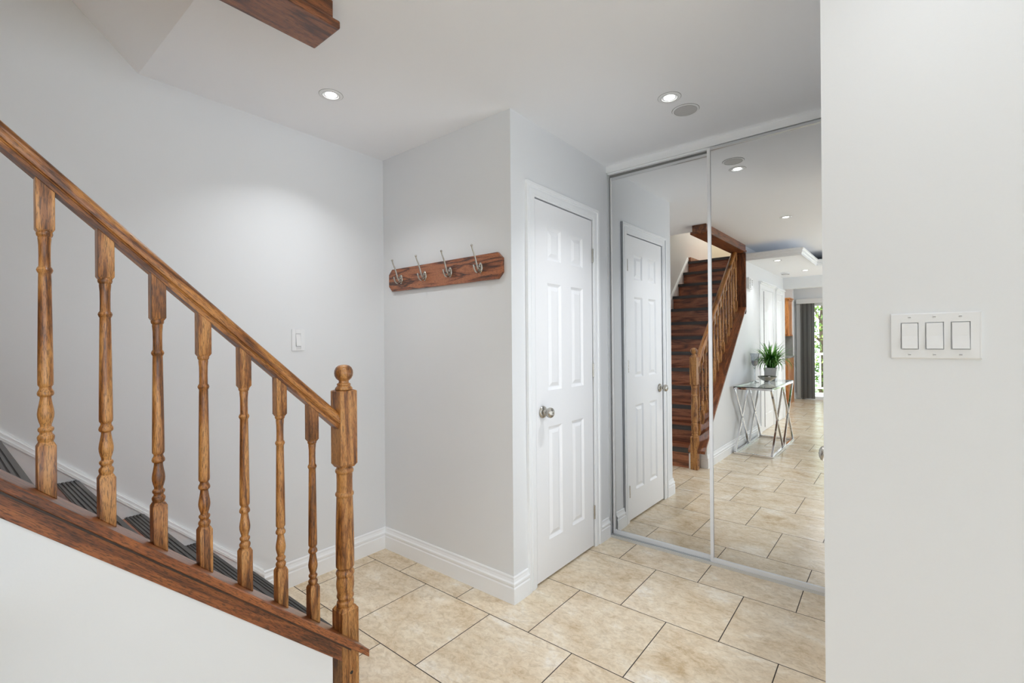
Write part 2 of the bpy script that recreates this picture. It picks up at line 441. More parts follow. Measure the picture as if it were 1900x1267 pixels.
# ------------------------------------------------------------------ baseboards
BB = [(0, 0), (0.016, 0), (0.016, 0.076), (0.0125, 0.081), (0.0125, 0.085), (0.0155, 0.090), (0.0155, 0.099), (0.010, 0.106), (0.007, 0.117), (0.007, 0.126), (0.004, 0.131), (0, 0.131)]
def baseboard(name, path):
    MB().sweep(path, BB).build(name, M_TRIM, kind=S)
# profile lies to the left of travel
baseboard('baseboard_alcove', [(XD, 1.913), (XD, YH), (XS, YH), (XS, 1.055)])
baseboard('baseboard_closet', [(XD, 2.80), (XD, 2.679)])
baseboard('baseboard_hall', [(XW-0.055, 0.846), (XW, 0.846), (XW, -1.395)])
baseboard('baseboard_patio', [(PX0-0.07, YP), (-3.2, YP)][::-1])
baseboard('baseboard_near', [(XE+0.12, YE), (XR, YE)][::-1])

# ------------------------------------------------------------------ narrow six-panel door
def paneled(mb, xf, y0, y1, z0, z1, thick, panels, sgn=1):
    """slab in the yz plane, face at x=xf, thickness away from sgn; moulded panels"""
    ys = sorted({y0, y1} | {p[0] for p in panels} | {p[1] for p in panels})
    zs = sorted({z0, z1} | {p[2] for p in panels} | {p[3] for p in panels})
    for i in range(len(ys)-1):
        for j in range(len(zs)-1):
            cy, cz = (ys[i]+ys[i+1])/2, (zs[j]+zs[j+1])/2
            if any(p[0] < cy < p[1] and p[2] < cz < p[3] for p in panels): continue
            mb.add([(xf, ys[i], zs[j]), (xf, ys[i+1], zs[j]), (xf, ys[i+1], zs[j+1]), (xf, ys[i], zs[j+1])], [(0, 1, 2, 3)])
    for a, b, c, d in panels:
        rings = [(0, 0), (0.006, -0.004), (0.014, -0.0085), (0.020, -0.0085), (0.040, -0.0015)]
        V = []
        for o, h in rings:
            V += [(xf+sgn*h, a+o, c+o), (xf+sgn*h, b-o, c+o), (xf+sgn*h, b-o, d-o), (xf+sgn*h, a+o, d-o)]
        Fq = []
        for r_ in range(len(rings)-1):
            for q in range(4):
                q2 = (q+1) % 4
                Fq.append((r_*4+q, r_*4+q2, r_*4+4+q2, r_*4+4+q))
        k = (len(rings)-1)*4; Fq.append((k, k+1, k+2, k+3))
        mb.add(V, Fq)
    xb = xf-sgn*thick
    mb.add([(xf, y0, z0), (xf, y1, z0), (xf, y1, z1), (xf, y0, z1), (xb, y0, z0), (xb, y1, z0), (xb, y1, z1), (xb, y0, z1)],
           [(0, 1, 5, 4), (1, 2, 6, 5), (2, 3, 7, 6), (3, 0, 4, 7), (4, 5, 6, 7)])
    return mb

def knob(parent, x, y, z, sgn=1, name='door_handle'):
    """round knob with rose, axis along x"""
    k = MB().lathe([(0.0, 0.0), (0.031, 0.0), (0.033, 0.003), (0.031, 0.008), (0.024, 0.012), (0.014, 0.014), (0.0115, 0.018), (0.0115, 0.028), (0.015, 0.032),
                    (0.024, 0.037), (0.0275, 0.045), (0.0275, 0.054), (0.024, 0.061), (0.014, 0.066), (0.006, 0.067), (0.0, 0.0665)], n=32, axis='x')
    k.v = [(x+sgn*a, y+b, z+c) for a, b, c in k.v]
    o = k.build(name, M_NICKEL, parent, smooth=True)
    kh = MB().lathe([(0, 0), (0.003, 0), (0.003, 0.001), (0, 0.001)], n=12, axis='x'); kh.v = [(x+sgn*(a+0.067), y+b, z+c) for a, b, c in kh.v]
    kh.build('keyhole', M_DARK, o)
    return o

XF = XD+0.002
door1 = thing('door_1', 'narrow white six-panel closet door with round nickel knob', None, (0, 0, 0), kind=S)
pan = []
for a, b in ((2.106, 2.244), (2.348, 2.486)):
    for c, d in ((0.21, 0.824), (1.022, 1.607), (1.732, 1.912)): pan.append((a, b, c, d))
paneled(MB(), XF, DY0, DY1, 0.012, DZ, 0.035, pan).build('door_panel', M_DOOR, door1)
knob(door1, XF, 2.052, 0.911)
for z in (1.825, 1.108, 0.22):
    h = MB().lathe([(0, -0.042), (0.006, -0.042), (0.006, 0.042), (0, 0.042)], XF+0.004, DY1+0.004, 10, org=(0, 0, z))
    for q in (-0.016, 0.016): h.lathe([(0.0066, q-0.0012), (0.0066, q+0.0012)], XF+0.004, DY1+0.004, 10, org=(0, 0, z))
    h.build('hinge', M_NICKEL, door1, smooth=True)
MB().box(XF-0.012, XF-0.003, DY0-0.0055, DY0-0.001, 0.87, 0.95).build('strike_plate', M_NICKEL, door1)
MB().box(-1.545, XD-0.045, DY0-0.012, DY0+0.012, 0, DZ+0.01).box(-1.545, XD-0.045, DY1-0.012, DY1+0.012, 0, DZ+0.01).box(-1.545, XD-0.045, DY0, DY1, DZ-0.01, DZ+0.012).build('trim_2', M_TRIM, kind=S)
MB().box(-1.56, -1.55, DY0-0.1, DY1+0.1, 0, DZ+0.1).build('wall_closet_void_shade', M_DARK, kind=S)  # near-black sheet stands in for the unlit closet behind the door gaps
# casing: stepped profile
def casing(name, x, y0, y1, z1, wdt=0.072, sgn=1, crown=False, deep=0.016):
    c = MB()
    for a, b, d in ((0, wdt, deep*0.6), (wdt*0.18, wdt*0.55, deep*0.75), (wdt*0.72, wdt, deep)):
        c.box(x, x+sgn*d, y0-b, y0-a, 0, z1+b); c.box(x, x+sgn*d, y1+a, y1+b, 0, z1+b); c.box(x, x+sgn*d, y0-a, y1+a, z1+a, z1+b)
    if crown:
        c.box(x, x+sgn*0.03, y0-wdt-0.01, y1+wdt+0.01, z1+wdt-0.012, z1+wdt+0.006)
        c.box(x, x+sgn*0.045, y0-wdt-0.02, y1+wdt+0.02, z1+wdt+0.006, z1+wdt+0.024)
    return c.build(name, M_TRIM, kind=S, bevel=0.002)
casing('trim_3', XD, DY0-0.010, DY1+0.009, DZ+0.006)

# entry door behind the near wall's corner: only its knob shows past the corner
d2 = thing('door_2', 'glazed white entry door beside the mirrored closet, round nickel knob showing past the wall corner', None, kind=S)
MB().box(XE+0.004, XE+0.049, 1.79, 2.68, 0.01, 0.26).build('door_panel', M_DOOR, d2)
MB().box(XE+0.004, XE+0.049, 1.79, 1.91, 0.26, 2.04).box(XE+0.004, XE+0.049, 2.56, 2.68, 0.26, 2.04).box(XE+0.004, XE+0.049, 1.91, 2.56, 1.93, 2.04).build('door_frame', M_DOOR, d2)
MB().box(XE+0.02, XE+0.026, 1.91, 2.56, 0.26, 1.93).build('glass_pane', M_GLASS, d2)
knob(d2, XE+0.004, 2.075, 0.862, sgn=-1)

# ------------------------------------------------------------------ mirrored sliding closet doors
TILT = Matrix.Rotation(R(0.7476), 4, 'Z') @ Matrix.Rotation(R(-0.2198), 4, 'X')
TILT = Matrix.Rotation(-R(0.7476), 4, 'Z') @ Matrix.Rotation(-R(0.2198), 4, 'X').inverted()
def mirror_y(x, base): return base-0.01305*(x+1.0)
MB().box(XD, XE, 2.800, 2.86, 2.398, H).box(XD, XE, 2.812, 2.86, 2.388, 2.398).build('trim_4', M_TRIM, kind=S, bevel=0.002)
tr = MB()
tr.box(XD+0.004, XE, 2.800, 2.868, 0, 0.006)
for y in (2.800, 2.829, 2.862): tr.box(XD+0.004, XE, y, y+0.005, 0.006, 0.016)
tr.build('trim_5', M_ALU, kind=S)
tj = MB().box(XD, XD+0.010, 2.806, 2.812, 0.006, 2.39).box(XD, XD+0.010, 2.83, 2.835, 0.006, 2.39)
tj.build('trim_6', M_ALU, kind=S)
MB().box(XD+0.002, -0.815, 2.834, 2.8365, 2.374, 2.398).box(XD+0.002, -0.815, 2.858, 2.86, 2.30, 2.398).build('trim_11', M_SHADETRACK, kind=S)
def mirror_door(x0, x1, yb, label, stl, str_, z1=2.392):
    """frame and mirror, built about its own centre and turned by the door's slight lean"""
    xc = (x0+x1)/2; y = yb; hw = (x1-x0)/2; z0 = 0.012
    zc_ = 1.2
    r = thing('sliding_mirror_door', label, 'mirror door', (0, 0, 0), group='sliding mirrored closet doors')
    r.matrix_world = Matrix.Translation((xc, mirror_y(xc, yb), zc_)) @ Matrix.Rotation(-R(0.7476), 4, 'Z') @ Matrix.Rotation(R(-0.2198)*-1, 4, 'X')
    MB().box(-hw+stl*0.5, hw-str_*0.5, 0, 0.004, z0-zc_+0.012, z1-zc_-0.012).build('mirror_glass', M_MIRROR, r)
    f = MB()
    for a, b in ((-hw, -hw+stl), (hw-str_, hw)):
        f.box(a, b, -0.008, 0.0125, z0-zc_, z1-zc_)
    f.build('stile', M_WHITEMETAL, r, bevel=0.0015)
    MB().box(-hw+stl, hw-str_, -0.008, 0.0125, z0-zc_, z0-zc_+0.026).build('bottom_rail', M_WHITEMETAL, r, bevel=0.0015)
    MB().box(-hw+stl, hw-str_, -0.008, 0.0125, z1-zc_-0.016, z1-zc_).build('top_rail', M_ALU, r, bevel=0.0015)
    return r
mirror_door(-1.433, -0.775, 2.8400, 'left mirrored sliding closet door in a white metal frame, set behind its neighbour', 0.012, 0.02, 2.372)
mirror_door(-0.806, -0.15, 2.8185, 'right mirrored sliding closet door in a white metal frame, in the front track', 0.018, 0.012)

# ------------------------------------------------------------------ staircase
RISE, RUN, Y1 = 0.189, 0.204, 0.965
st = thing('staircase', 'straight staircase of dark brown treads with black ribbed nosings and oak string', 'staircase')
XT0, XT1 = XS+0.017, -1.597
for k in range(1, 13):
    yn = Y1-RUN*(k-1); z = RISE*k
    tr_ = MB().box(XT0, XT1, yn-RUN-0.02, yn, z-0.025, z).build('tread', M_TREAD, st, bevel=0.003)
    # ribbed nosing strip
    nb = MB().box(XT0+0.001, XT1-0.001, yn-0.058, yn+0.006, z, z+0.003).box(XT0+0.001, XT1-0.001, yn+0.0005, yn+0.006, z-0.034, z)
    for q in range(5): nb.box(XT0+0.001, XT1-0.001, yn-0.054+q*0.0115, yn-0.047+q*0.0115, z+0.003, z+0.0055)
    nb.build('nosing_strip', M_NOSE, tr_)
    gb = MB()
    for q in range(4): gb.box(XT0+0.001, XT1-0.001, yn-0.0465+q*0.0115, yn-0.043+q*0.0115, z+0.003, z+0.0034)
    gb.build('nosing_groove', M_NOSEDARK, tr_)
    MB().box(XT0, XT1, yn-0.038, yn-0.022, z-RISE+(0 if k == 1 else 0.0), z-0.0255).build('riser', M_TREAD, st)
yl = Y1-RUN*12; zl = RISE*13
land = MB().box(XT0, XT1, -2.498, yl, zl-0.025, zl).build('landing', M_TREAD, st, bevel=0.003)
MB().box(XT0+0.001, XT1-0.001, yl-0.058, yl+0.006, zl, zl+0.004).box(XT0+0.001, XT1-0.001, yl+0.0005, yl+0.006, zl-0.034, zl).build('nosing_strip', M_NOSE, land)
MB().box(XT0, XT1, yl-0.038, yl-0.022, zl-RISE, zl-0.0255).build('riser', M_TREAD, st)
MB().box(XT0+0.001, XT0+0.035, -2.45, yl-0.02, zl, zl+0.07).build('landing_board', M_TREAD, st)
# white skirt board on the wall, with moulded top
def zs(y): return 1.129-0.933*y
ya, yb_ = 1.052, -1.50
MB().prism([(ya, 0), (ya, zs(ya)-0.035), (yb_, zs(yb_)-0.035), (yb_, zs(yb_)-0.30), (0.80, 0)], 'x', XS+0.0005, XS+0.0155).build('skirt_board', M_TRIM, st)
mo = MB()
for a, b, d in ((-0.036, -0.024, 0.021), (-0.026, -0.008, 0.017), (-0.010, 0.0, 0.010)):
    mo.prism([(ya, zs(ya)+a), (ya, zs(ya)+b), (yb_, zs(yb_)+b), (yb_, zs(yb_)+a)], 'x', XS+0.0005, XS+d)
mo.build('skirt_moulding', M_TRIM, st)
# oak base rail (cap) + string face + inner board
YC = 0.975
cap = MB().prism([(YC, zc(YC)), (YC, zc(YC)-0.028), (YB, zc(YB)-0.028), (YB, zc(YB))], 'x', -1.610, -1.4455)
cap.build('base_rail', M_STRING, st, bevel=0.003)
MB().prism([(0.88, zc(0.88)-0.0285), (0.88, zc(0.88)-0.088), (YB-0.03, zc(YB-0.03)-0.088), (YB-0.03, zc(YB-0.03)-0.0285)], 'x', -1.4835, XW+0.0030).build('string_board', M_STRING, st, bevel=0.002)
MB().prism([(0.905, zc(0.905)-0.0285), (0.905, zc(0.905)-0.0345), (YB, zc(YB)-0.0345), (YB, zc(YB)-0.0285)], 'x', XW+0.0031, -1.4495).build('string_moulding_shade', M_SEAMSHADE, st)  # dark strip paints the shadow line under the base rail
MB().prism([(0.955, 0), (0.955, zc(0.955)-0.029), (YB, zc(YB)-0.029), (YB, 0)], 'x', -1.6085, -1.6015).build('inner_string', M_TRIM, st)
MB().box(-1.6085, -1.588, 0.94, 0.957, 0, zc(0.957)-0.029).build('end_post', M_TRIM, st)

# ------------------------------------------------------------------ balustrade
bal = thing('stair_railing', 'golden oak stair railing with turned balusters and a ball-top newel post', 'railing')
BW = 0.0165
def baluster_mesh():
    m = MB()
    def block(z0, z1, slope0=0, slope1=0, ch0=0, ch1=0, r=0.012):
        # square block, optional chamfer to a round neck
        L = []
        if ch0: L.append((r, z0-ch0, 0))
        L.append((BW, z0, slope0)); L.append((BW, z1, slope1))
        if ch1: L.append((r, z1+ch1, 0))
        vs = []
        for rr, z, sl in L:
            for sx, sy in ((-1, -1), (1, -1), (1, 1), (-1, 1)): vs.append((sx*rr, sy*rr, z-sl*sy*rr))
        n = len(L); fs = [(3, 2, 1, 0), tuple(range(4*n-4, 4*n))]
        for j in range(n-1):
            for i in range(4):
                k = (i+1) % 4; fs.append((j*4+i, j*4+k, j*4+4+k, j*4+4+i))
        m.add(vs, fs)
    block(0.0, 0.113, SL, 0, 0, 0.010)
    block(0.623, 0.727, 0, SL, 0.008, 0)
    prof = [(0.0125, 0.118), (0.0135, 0.124), (0.0150, 0.129), (0.0155, 0.134), (0.0140, 0.138), (0.0112, 0.141), (0.0112, 0.145), (0.0135, 0.148), (0.0145, 0.152), (0.0135, 0.156),
            (0.0100, 0.158), (0.0102, 0.163), (0.0125, 0.171), (0.0146, 0.181), (0.0150, 0.189), (0.0140, 0.199), (0.0118, 0.212), (0.0101, 0.224), (0.0100, 0.229),
            (0.0138, 0.2315), (0.0150, 0.236), (0.0142, 0.241), (0.0112, 0.247), (0.0105, 0.251), (0.0138, 0.2565), (0.0141, 0.262), (0.0138, 0.30), (0.0128, 0.40), (0.0116, 0.50), (0.0112, 0.519),
            (0.0132, 0.5225), (0.0148, 0.5275), (0.0132, 0.5325), (0.0108, 0.536), (0.0105, 0.56), (0.0108, 0.585), (0.0122, 0.602), (0.0115, 0.605), (0.0140, 0.608), (0.0150, 0.613), (0.0138, 0.618), (0.0120, 0.620)]
    m.lathe(prof, n=24)
    return m
b0 = None; n_bal = 0
for i in range(14):
    y = 0.824-0.109*i
    if y < YB+0.03: break
    if b0 is None:
        b0 = baluster_mesh().build('baluster', M_OAK, bal, smooth=True, bevel=0.0012, shadeangle=35); o = b0
    else:
        o = b0.copy(); C.objects.link(o); o.parent = bal
    o.location = (-1.552, y, zc(y))
# handrail
def zr(y): return 1.817-SL*y       # underside of the rail
prof = []
half = [(0.0, 0.0), (0.0180, 0.0), (0.0180, 0.0145), (0.0215, 0.0150), (0.0235, 0.0185), (0.0285, 0.0200), (0.0300, 0.0250), (0.0303, 0.034), (0.0280, 0.045), (0.0225, 0.055), (0.0130, 0.0615), (0.0, 0.064)]
full = half+[(-x, z) for x, z in half[-2:0:-1]]
n = len(full)
ya_, yb2 = 0.9135, -0.585
vs = [(-1.552+x, ya_, zr(ya_)+z) for x, z in full]+[(-1.552+x, yb2, min(zr(yb2)+z, 9)) for x, z in full]
# cut the upper end level under the beam
vs2 = []
for x, z in full:
    ye = (1.817+z-2.344)/SL
    vs2.append((-1.552+x, ye, 2.344))
hr = MB().add(vs[:n]+vs2, [tuple(range(n)), tuple(range(2*n-1, n-1, -1))]+[(i, i+n, (i+1) % n+n, (i+1) % n) for i in range(n)])
hr.build('handrail', M_OAKRAKE, bal, smooth=True, shadeangle=34)
# newel post
nw = MB(); NX, NY, NA = -1.552, 0.9465, 0.0335
def nblock(z0, z1, c0, c1):
    L = []
    if c0: L.append((NA*0.74, z0-c0))
    L += [(NA, z0), (NA, z1)]
    if c1: L.append((NA*0.74, z1+c1))
    vs = [(NX+sx*r, NY+sy*r, z) for r, z in L for sx, sy in ((-1, -1), (1, -1), (1, 1), (-1, 1))]
    m = len(L); fs = [(3, 2, 1, 0), tuple(range(4*m-4, 4*m))]
    for j in range(m-1):
        for i in range(4):
            k = (i+1) % 4; fs.append((j*4+i, j*4+k, j*4+4+k, j*4+4+i))
    nw.add(vs, fs)
nblock(0.0, 0.318, 0, 0.013); nblock(0.848, 1.112, 0.014, 0.004)
nw.lathe([(0.027, 0.325), (0.0285, 0.333), (0.0305, 0.338), (0.0295, 0.345), (0.0255, 0.350), (0.0262, 0.356), (0.0295, 0.361), (0.0302, 0.366), (0.0285, 0.372), (0.0275, 0.378), (0.0290, 0.386),
          (0.0310, 0.398), (0.0315, 0.412), (0.0300, 0.428), (0.0285, 0.438), (0.0310, 0.443), (0.0325, 0.449), (0.0310, 0.456), (0.0268, 0.462), (0.0268, 0.466), (0.0315, 0.472), (0.0322, 0.478),
          (0.0322, 0.56), (0.0305, 0.66), (0.0285, 0.728), (0.0315, 0.731), (0.0325, 0.736), (0.0315, 0.741), (0.0280, 0.745), (0.0275, 0.79), (0.0282, 0.812), (0.0310, 0.815), (0.0325, 0.820), (0.0315, 0.826), (0.0275, 0.830), (0.0275, 0.836)], NX, NY, 40)
npost = nw.build('newel_post', M_OAK, bal, smooth=True, bevel=0.002, shadeangle=30)
MB().lathe([(0.0255, 1.114), (0.0310, 1.117), (0.0300, 1.122), (0.0245, 1.129), (0.0225, 1.131), (0.0245, 1.134), (0.0235, 1.138), (0.0180, 1.141), (0.0172, 1.148), (0.0205, 1.151), (0.0270, 1.157),
            (0.0318, 1.167), (0.0330, 1.177), (0.0318, 1.187), (0.0270, 1.197), (0.0190, 1.2035), (0.0090, 1.2065), (0.0, 1.207)], NX, NY, 40).build('newel_ball', M_OAK, npost, smooth=True, shadeangle=50)
for z in (0.096, 0.045):
    MB().lathe([(0, 0), (0.0062, 0), (0.0062, 0.0008), (0, 0.0008)], n=16, axis='x', org=(NX+NA, NY+0.002, z)).build('screw_hole', M_NOSEDARK, npost)

# ------------------------------------------------------------------ oak trim round the stairwell opening
ot = thing('stairwell_trim', 'dark oak beam and upright board framing the ceiling edge above the stairs', 'wood trim')
MB().box(-1.604, -1.434, YB, 0.873, 2.345, 2.372).build('beam_cap', M_BEAM, ot, bevel=0.005)
MB().box(-1.588, -1.450, YB-0.02, 0.855, 2.3725, H-0.001).build('beam_fascia', M_BEAM, ot, bevel=0.002)
MB().prism([(YB, zc(YB)-0.088), (YB, 2.344), (YB-0.029, 2.344), (YB-0.029, zc(YB-0.029)-0.088)], 'x', -1.612, -1.448).build('upright_board', M_OAKDARK, ot, bevel=0.003)

# ------------------------------------------------------------------ coat rack
rk = thing('coat_rack', 'brown oak wall board with four nickel coat hooks on the alcove wall', 'coat rack', (-1.946, YH, 1.67))
bx0, bx1, bz0, bz1, cch = -0.457, 0.457, -0.067, 0.068, 0.031
poly = [(bx0, bz0+cch), (bx0+cch, bz0), (bx1-cch, bz0), (bx1, bz0+cch), (bx1, bz1-cch), (bx1-cch, bz1), (bx0+cch, bz1), (bx0, bz1-cch)]
MB().prism(poly, 'y', -0.019, -0.0005).build('board', M_RACK, rk, bevel=0.003)
for hx in (-2.281, -2.066, -1.857, -1.633):
    x = hx+1.946
    m = MB()
    # oval back plate
    vs = []; fs = []; nn = 24
    for r_, yy in ((1.0, -0.0192), (1.0, -0.0212), (0.78, -0.0245), (0.0, -0.0255)):
        for i in range(nn):
            a = 2*PI*i/nn; vs.append((x+0.0145*r_*math.cos(a), yy, 0.028*r_*math.sin(a)))
    for j in range(3):
        for i in range(nn):
            k = (i+1) % nn; fs.append((j*nn+i, j*nn+k, (j+1)*nn+k, (j+1)*nn+i))
    m.add(vs, fs)
    # long upper arm and short lower loop
    up = [(x, -0.024, 0.000), (x, -0.036, -0.006), (x, -0.044, 0.004), (x, -0.050, 0.022), (x, -0.058, 0.045), (x, -0.068, 0.068), (x, -0.078, 0.086), (x, -0.084, 0.103)]
    m.tube(up, [0.0065, 0.006, 0.0056, 0.0052, 0.0046, 0.0042, 0.0038, 0.0040], 10)
    lo = [(x, -0.024, -0.010), (x, -0.033, -0.022), (x, -0.045, -0.027), (x, -0.058, -0.022), (x, -0.067, -0.010), (x, -0.071, 0.004)]
    m.tube(lo, [0.0065, 0.006, 0.0052, 0.005, 0.0046, 0.0046], 10)
    for c_, r_ in (((x, -0.0845, 0.106), 0.0062), ((x, -0.0712, 0.0055), 0.005)):
        pr = [(r_*math.sin(PI*t/10), -r_*math.cos(PI*t/10)) for t in range(11)]
        m.lathe(pr, n=12, org=c_)
    hk = m.build('hook', M_NICKEL, rk, smooth=True, shadeangle=60)
    MB().lathe([(0, 0), (0.0028, 0), (0.0028, -0.001), (0, -0.001)], n=10, axis='y', org=(x+0.003, -0.0245, 0.012)).build('screw', M_NOSEDARK, hk)
for sx, sz in ((0.385, 0.038), (0.385, -0.042), (-0.262+0.0, 0.052), (-0.17, 0.045), (-0.17, -0.045)):
    MB().lathe([(0, 0), (0.0026, 0), (0.0026, -0.0006), (0, -0.0006)], n=10, axis='y', org=(sx, -0.019, sz)).build('nail_hole', M_NOSEDARK, rk)

# ------------------------------------------------------------------ light switches
def rocker_mesh(m, u, face, w=0.0305, h=0.0635):
    """rocker in the local plane: x across, z up, y towards -: tilted paddle with its lower half proud"""
    a = w/2; b = h/2
    prof_ = [(-b, 0.0), (-b, -0.0095), (0.0, -0.0040), (b, -0.0022), (b, 0.0)]
    m.prism([(face+q[1], q[0]) for q in prof_], 'x', u-a, u+a)
sw = thing('triple_light_switch', 'wide white triple rocker switch plate on the near right wall', 'light switch', (0.0062+0.0825, YE, 1.3474-0.057))
pw, ph = 0.0825, 0.057
pl = MB()
# plate with openings
xs_ = [-pw+0.003]; us = (-0.0465, 0.0, 0.0465); o_ = 0.0172; oz = 0.0335
for u in us: xs_ += [u-o_, u+o_]
xs_ += [pw-0.003]
for i in range(len(xs_)-1):
    if i % 2 == 0: pl.box(xs_[i], xs_[i+1], -0.0055, 0, -ph+0.003, ph-0.003)
    else: pl.box(xs_[i], xs_[i+1], -0.0055, 0, oz, ph-0.003).box(xs_[i], xs_[i+1], -0.0055, 0, -ph+0.003, -oz)
pl.build('plate', M_PLATE, sw)
MB().prism([(-0.0055, -ph+0.003), (-0.0035, -ph+0.0005), (0, -ph), (0, ph), (-0.0035, ph-0.0005), (-0.0055, ph-0.003)], 'x', -pw, -pw+0.0029).prism([(-0.0055, -ph+0.003), (-0.0035, -ph+0.0005), (0, -ph), (0, ph), (-0.0035, ph-0.0005), (-0.0055, ph-0.003)], 'x', pw-0.0029, pw).prism([(-0.0055, ph-0.0031), (-0.003, ph), (0, ph), (0, ph-0.0031)], 'x', -pw+0.0029, pw-0.0029).prism([(-0.0055, -ph+0.0031), (-0.003, -ph), (0, -ph), (0, -ph+0.0031)], 'x', -pw+0.0029, pw-0.0029).build('plate_rim', M_PLATE, sw)
for u in us:
    r_ = MB(); rocker_mesh(r_, u, -0.0045); r_.build('rocker', M_PLATE, sw, bevel=0.0006)
    for z in (0.0465, -0.0465):
        s_ = MB().lathe([(0, 0), (0.0034, 0), (0.0028, -0.0012), (0, -0.0014)], n=16, axis='y', org=(u, -0.0055, z)).build('screw', M_PLATE, sw, smooth=True)
        MB().box(u-0.0026, u+0.0026, -0.0073, -0.0068, z-0.0005, z+0.0005).build('slot', M_NOSE, s_)
s1 = thing('single_light_switch', 'small white single switch plate on the long stair wall beside the newel post', 'light switch', (XS, 1.2425, 1.307))
MB().box(0, 0.0055, -0.035, -0.014, -0.0575, 0.0575).box(0, 0.0055, 0.014, 0.035, -0.0575, 0.0575).box(0, 0.0055, -0.014, 0.014, 0.034, 0.0575).box(0, 0.0055, -0.014, 0.014, -0.0575, -0.034).build('plate', M_PLATE, s1, bevel=0.0015)
MB().prism([(-0.0335, 0.0), (-0.0335, 0.0), (0, 0)], 'y', 0, 0) if False else None
rk1 = MB(); rk1.add([(x, y, z) for y in (-0.0125, 0.0125) for x, z in ((0.001, -0.0325), (0.0125, -0.0325), (0.008, 0.0), (0.0035, 0.0325), (0.001, 0.0325))],
                    [(0, 1, 2, 3, 4), (9, 8, 7, 6, 5)]+[(i, i+5, (i+1) % 5+5, (i+1) % 5) for i in range(5)])
rk1.build('rocker', M_PLATE, s1)

# ------------------------------------------------------------------ ceiling lights, speaker
def pot(name, label, x, y, z, r=0.052, lens=0.026, watt=9, spread=105, group='round recessed ceiling lights'):
    t_ = thing(name, label, 'ceiling light', (x, y, z), group=group)
    MB().lathe([(lens+0.004, 0.012), (lens+0.006, 0.001), (lens+0.010, -0.0035), (r-0.004, -0.0035), (r, -0.0015), (r, 0.0005), (lens+0.008, 0.0005)], n=40, ring=True).build('trim_ring', M_TRIM, t_, smooth=True)
    MB().lathe([(0, -0.0022), (lens*0.6, -0.0022), (lens*0.97, -0.0008), (lens*0.97, 0.0005), (0, 0.0005)], n=32).build('lamp', M_LAMP, t_, smooth=True)
    MB().lathe([(r+0.0002, -0.0008), (r+0.0014, -0.0008), (r+0.0014, 0.0003), (r+0.0002, 0.0003)], n=48, ring=True).lathe([(lens+0.0115, -0.0039), (lens+0.0125, -0.0039), (lens+0.0125, -0.003), (lens+0.0115, -0.003)], n=40, ring=True).build('rim_shadow_ring', M_SHADETRACK, t_)  # thin grey rings paint the shade round the trim
    l = bpy.data.lights.new(name+'_light', 'AREA'); l.shape = 'DISK'; l.size = lens*2; l.energy = watt; l.color = (0.95, 0.97, 1.0); l.spread = R(spread)
    o = bpy.data.objects.new(name+'_light', l); C.objects.link(o); o.parent = t_; o.location = (0, 0, -0.006)
    return t_
pot('recessed_light', 'recessed ceiling light over the foot of the stairs, left of the coat hooks', -2.009, 1.171, H, watt=2.4, spread=112)
pot('recessed_light', 'recessed ceiling light beside the round ceiling speaker, in front of the mirrored closet', -0.801, 2.203, H, watt=4.2)
pot('recessed_light', 'recessed hall ceiling light, seen only in the right mirror', -0.808, 0.525, H, watt=2.6)
pot('recessed_light', 'recessed ceiling light close to the near wall, above the triple switch', 0.10, 1.10, H, watt=1.3, spread=165)
pot('recessed_light', 'left recessed light in the dropped hall ceiling, seen in the mirror', -1.165, -0.98, TZ, 0.045, 0.03, 1.6)
pot('recessed_light', 'farther recessed light in the dropped hall ceiling, seen in the mirror', -1.05, -2.24, TZ, 0.045, 0.03, 1.6)
sp = thing('ceiling_speaker', 'round flush white ceiling speaker grille next to the recessed light', 'speaker', (-0.782, 2.372, H))
MB().lathe([(0.054, -0.004), (0.058, -0.0045), (0.0635, -0.003), (0.0635, 0.0005), (0.054, 0.0005)], n=48, ring=True).build('speaker_rim', M_TRIM, sp, smooth=True)
MB().lathe([(0, -0.003), (0.054, -0.003), (0.054, 0.0004), (0, 0.0004)], n=48).build('grille', M_GRILLE, sp)
MB().lathe([(0.0636, -0.001), (0.0652, -0.001), (0.0652, 0.0003), (0.0636, 0.0003)], n=48, ring=True).lathe([(0.0535, -0.0043), (0.0545, -0.0047), (0.0545, -0.004), (0.0535, -0.004)], n=48, ring=True).build('rim_shadow_ring', M_SHADETRACK, sp)  # rim and grille shade drawn as grey rings
sd = thing('smoke_detector', 'round white smoke detector on the dropped hall ceiling', 'smoke detector', (-1.31, -2.3, TZ))
MB().lathe([(0, -0.032), (0.03, -0.032), (0.055, -0.026), (0.062, -0.012), (0.062, 0), (0, 0)], n=32).build('housing', M_PLATE, sd, smooth=True)
MB().lathe([(0.045, -0.0305), (0.052, -0.0285), (0.052, -0.027), (0.045, -0.029)], n=32, ring=True).build('vent_ring', M_NOSE, sd)

